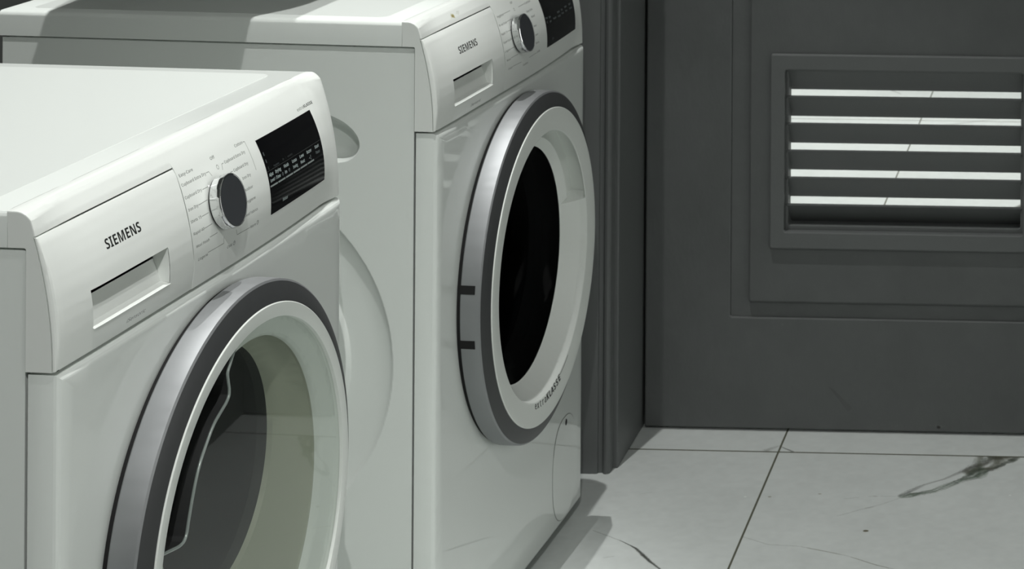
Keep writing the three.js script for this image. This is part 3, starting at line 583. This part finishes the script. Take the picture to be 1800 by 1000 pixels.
      part('shade_pane', lathe([[0.1692, 0.0225], [0.160, 0.0205], [0.13, 0.0175], [0.08, 0.0150], [0, 0.0140]], 120, 1.2).translate(0, 0.010, 0), M.tinted, d, 'grey pane added to darken the funnel');  // added pane, its grey gives the funnel its depth shade
      part('drum', loft([[0.1180, -0.0060, 0.054], [0.1200, -0.0180, 0.054], [0.21, -0.03, 0.02], [0.215, -0.18, 0.02], [0.215, -0.36, 0.02], [0.02, -0.37, 0.02]].map((q) => circle(...q)), true, null, 'z', 0.6), M.drum, d, 'dark drum behind the glass');
      // grip hollow: angle in degrees, radius of the cut edge in the pane
      const cut = [[103.2, 0.1978], [105.2, 0.1938], [107.8, 0.1886], [110.2, 0.1835], [110.9, 0.1756], [111.4, 0.1670], [112.4, 0.1622], [114.5, 0.1602], [119.2, 0.1606], [124.5, 0.1620], [132.5, 0.1608], [137.7, 0.1603], [142.7, 0.1586], [148.9, 0.1561], [156.2, 0.1542], [160.6, 0.1540], [162.6, 0.1570], [163.6, 0.1630], [164.1, 0.1710], [164.5, 0.1820], [165.0, 0.1978]];
      const curve = new THREE.CatmullRomCurve3(cut.map(([a, r]) => new THREE.Vector3(r * Math.cos(a * Math.PI / 180), r * Math.sin(a * Math.PI / 180), 0)));
      const dome = (x, y) => 0.0380 + 0.0030 * (1 - (x * x + y * y) / 0.1978 ** 2);
      const pts = curve.getPoints(90);
      // pane: rays from the middle, stopping at the rim or at the cut
      const ang = lin(0, 2 * Math.PI, 288), radiusAt = (a) => { const deg = a * 180 / Math.PI; if (deg <= 103.2 || deg >= 165) return 0.1978; let best = 0.1978; for (let i = 0; i + 1 < pts.length; i++) { const a0 = Math.atan2(pts[i].y, pts[i].x), a1 = Math.atan2(pts[i + 1].y, pts[i + 1].x); if ((a - a0) * (a - a1) <= 0) { const t = a1 === a0 ? 0 : (a - a0) / (a1 - a0); best = Math.min(best, lerp(Math.hypot(pts[i].x, pts[i].y), Math.hypot(pts[i + 1].x, pts[i + 1].y), t)); } } return best; };
      const rad = ang.map(radiusAt);
      part('glass_pane', grid(ang.map((_, i) => i), lin(0, 1, 14), (i, t) => { const r = rad[i] * t, x = r * Math.cos(ang[i]), y = r * Math.sin(ang[i]); return [x, y, dome(x, y)]; }), M.pane, d, 'clear glass pane with a cut-out at the grip');
      part('pane_edge', new THREE.TubeGeometry(new THREE.CatmullRomCurve3(pts.map((p) => new THREE.Vector3(p.x, p.y, dome(p.x, p.y)))), 180, 0.0015, 10), M.edge, d, 'bright ground edge of the glass');
      const arc = lin(165, 103.2, 40).map((a) => new THREE.Vector3(0.1978 * Math.cos(a * Math.PI / 180), 0.1978 * Math.sin(a * Math.PI / 180), 0));
      const loop = [...pts, ...arc.slice(1, -1)];
      part('grip_recess', loft([[0, 0], [0.020, 0.0], [0.0215, 0.002]].map(([dz, k]) => loop.map((p) => [p.x * (1 - k), p.y, dome(p.x, p.y) - 0.0012 - dz])), true, null, 'z', 0.5), M.dark, d, 'black grip hollow');
    }
  }
  if (washer) {
    // pump flap low on the right
    const fu = 0.507, fv = 0.095, f = new THREE.Group(); f.name = 'pump_flap'; f.position.set(fu, fv, 0.003 - 0.007 * ((fu - 0.25) / 0.35) ** 2); f.rotation.y = Math.atan(0.014 * (fu - 0.25) / 0.1225); g.add(f);
    const outline = (k) => { const s = new THREE.Shape(); for (let i = 0; i <= 80; i++) { const a = i / 80 * 2 * Math.PI, cx = Math.cos(a), sy = Math.sin(a), p = 2 / 2.5, x = Math.sign(cx) * Math.abs(cx) ** p * (0.0575 + k), y = Math.sign(sy) * Math.abs(sy) ** p * (0.0735 + k); i ? s.lineTo(x, y) : s.moveTo(x, y); } return s; };
    part('flap_joint', plate(outline(0.0003), [], -0.003, 0.0003, 0), M.joint, f);
    part('flap_cover', plate(outline(-0.0004), [], -0.002, 0.0009, 0.0006, 2), M.front, f);
    part('flap_notch', new THREE.SphereGeometry(0.005, 16, 10).scale(0.9, 1, 0.25).translate(0.004, 0.064, 0.0006), M.dark, f, 'dark finger notch');
  }
  for (const [u, w] of [[0.05, -0.07], [W - 0.05, -0.07], [0.05, -0.52], [W - 0.05, -0.52]]) { const m = part('foot', lathe([[0, 0], [0.020, 0], [0.021, 0.003], [0.019, 0.006], [0.010, 0.007], [0.010, 0.016], [0, 0.016]], 32).rotateX(-Math.PI / 2), M.dark, g); m.position.set(u, 0, w); }
  return g;
}
machine('dryer', 'tumble_dryer', 'nearer white front-loading tumble dryer with a clear glass door and programme dial', 'tumble dryer', [-0.9103, -1.8892], Math.atan2(0.998, 0.0627));
machine('washer', 'washing_machine', 'farther white washing machine with a dark porthole, standing beside the grey louvred door', 'washing machine', [-0.8668, -2.7916], Math.atan2(0.9973, 0.0739));

// ---------------------------------------------------------------- an added, unseen shelf, shaped to cast the shadow across the washer top
{
  const s = thing('added_shelf', 'added unseen shelf board, shaped to cast the shadow on the washer top', 'shelf', [0, 1.15, 0]);
  const sh = new THREE.Shape(); sh.moveTo(-1.0547, 2.63);
  sh.lineTo(-1.0547, 2.715); sh.bezierCurveTo(-1.052, 2.75, -1.026, 2.76, -1.0218, 2.835); sh.lineTo(-1.012, 3.1); sh.lineTo(-1.012, 3.5); sh.lineTo(-1.558, 3.5); sh.lineTo(-1.558, 3.30); sh.lineTo(-1.30, 3.25); sh.lineTo(-1.2814, 2.835); sh.bezierCurveTo(-1.277, 2.78, -1.268, 2.75, -1.268, 2.71); sh.lineTo(-1.268, 2.63); sh.closePath();
  part('shadow_board', new THREE.ExtrudeGeometry(sh, { depth: 0.018, bevelEnabled: false, curveSegments: 16 }).rotateX(-Math.PI / 2), M.pale, s);
  for (const z of [-3.34, -3.46]) part('bracket', merge([box(-1.56, -1.30, -0.012, 0.001, z - 0.01, z + 0.01), box(-1.56, -1.548, -0.12, 0.001, z - 0.01, z + 0.01)]), M.paint, s);
}

// ---------------------------------------------------------------- ceiling downlights
LAMPS.forEach(({ at: [x, z], cd, cone, pen, aim = [0, -1, 0] }, i) => {
  const t = thing('ceiling_downlight', ['recessed downlight above the washing machine', 'recessed downlight above the tumble dryer', 'recessed downlight in the middle of the laundry room', 'added fill downlight in front of the tumble dryer', 'recessed downlight in the bright corridor behind the door'][i], 'downlight', [x, CEIL, z]);
  part('trim_ring', new THREE.LatheGeometry([[0.028, -0.001], [0.030, -0.006], [0.044, -0.004], [0.046, 0.0]].map(([r, y]) => new THREE.Vector2(r, y)), 40), M.pale, t);
  part('glowing_lens', new THREE.CircleGeometry(0.027, 32).rotateX(Math.PI / 2).translate(0, -0.0015, 0), M.lens, t);
  const l = new THREE.SpotLight(new THREE.Color().setRGB(...WHITE_LIGHT), cd, 0, cone, pen, 2);
  l.position.set(0, -0.012, 0); l.target.position.set(...aim); t.add(l); t.add(l.target);
  l.castShadow = true; l.shadow.radius = 0.45; l.shadow.mapSize.set(1024, 1024);
});

renderer.render(scene, camera);
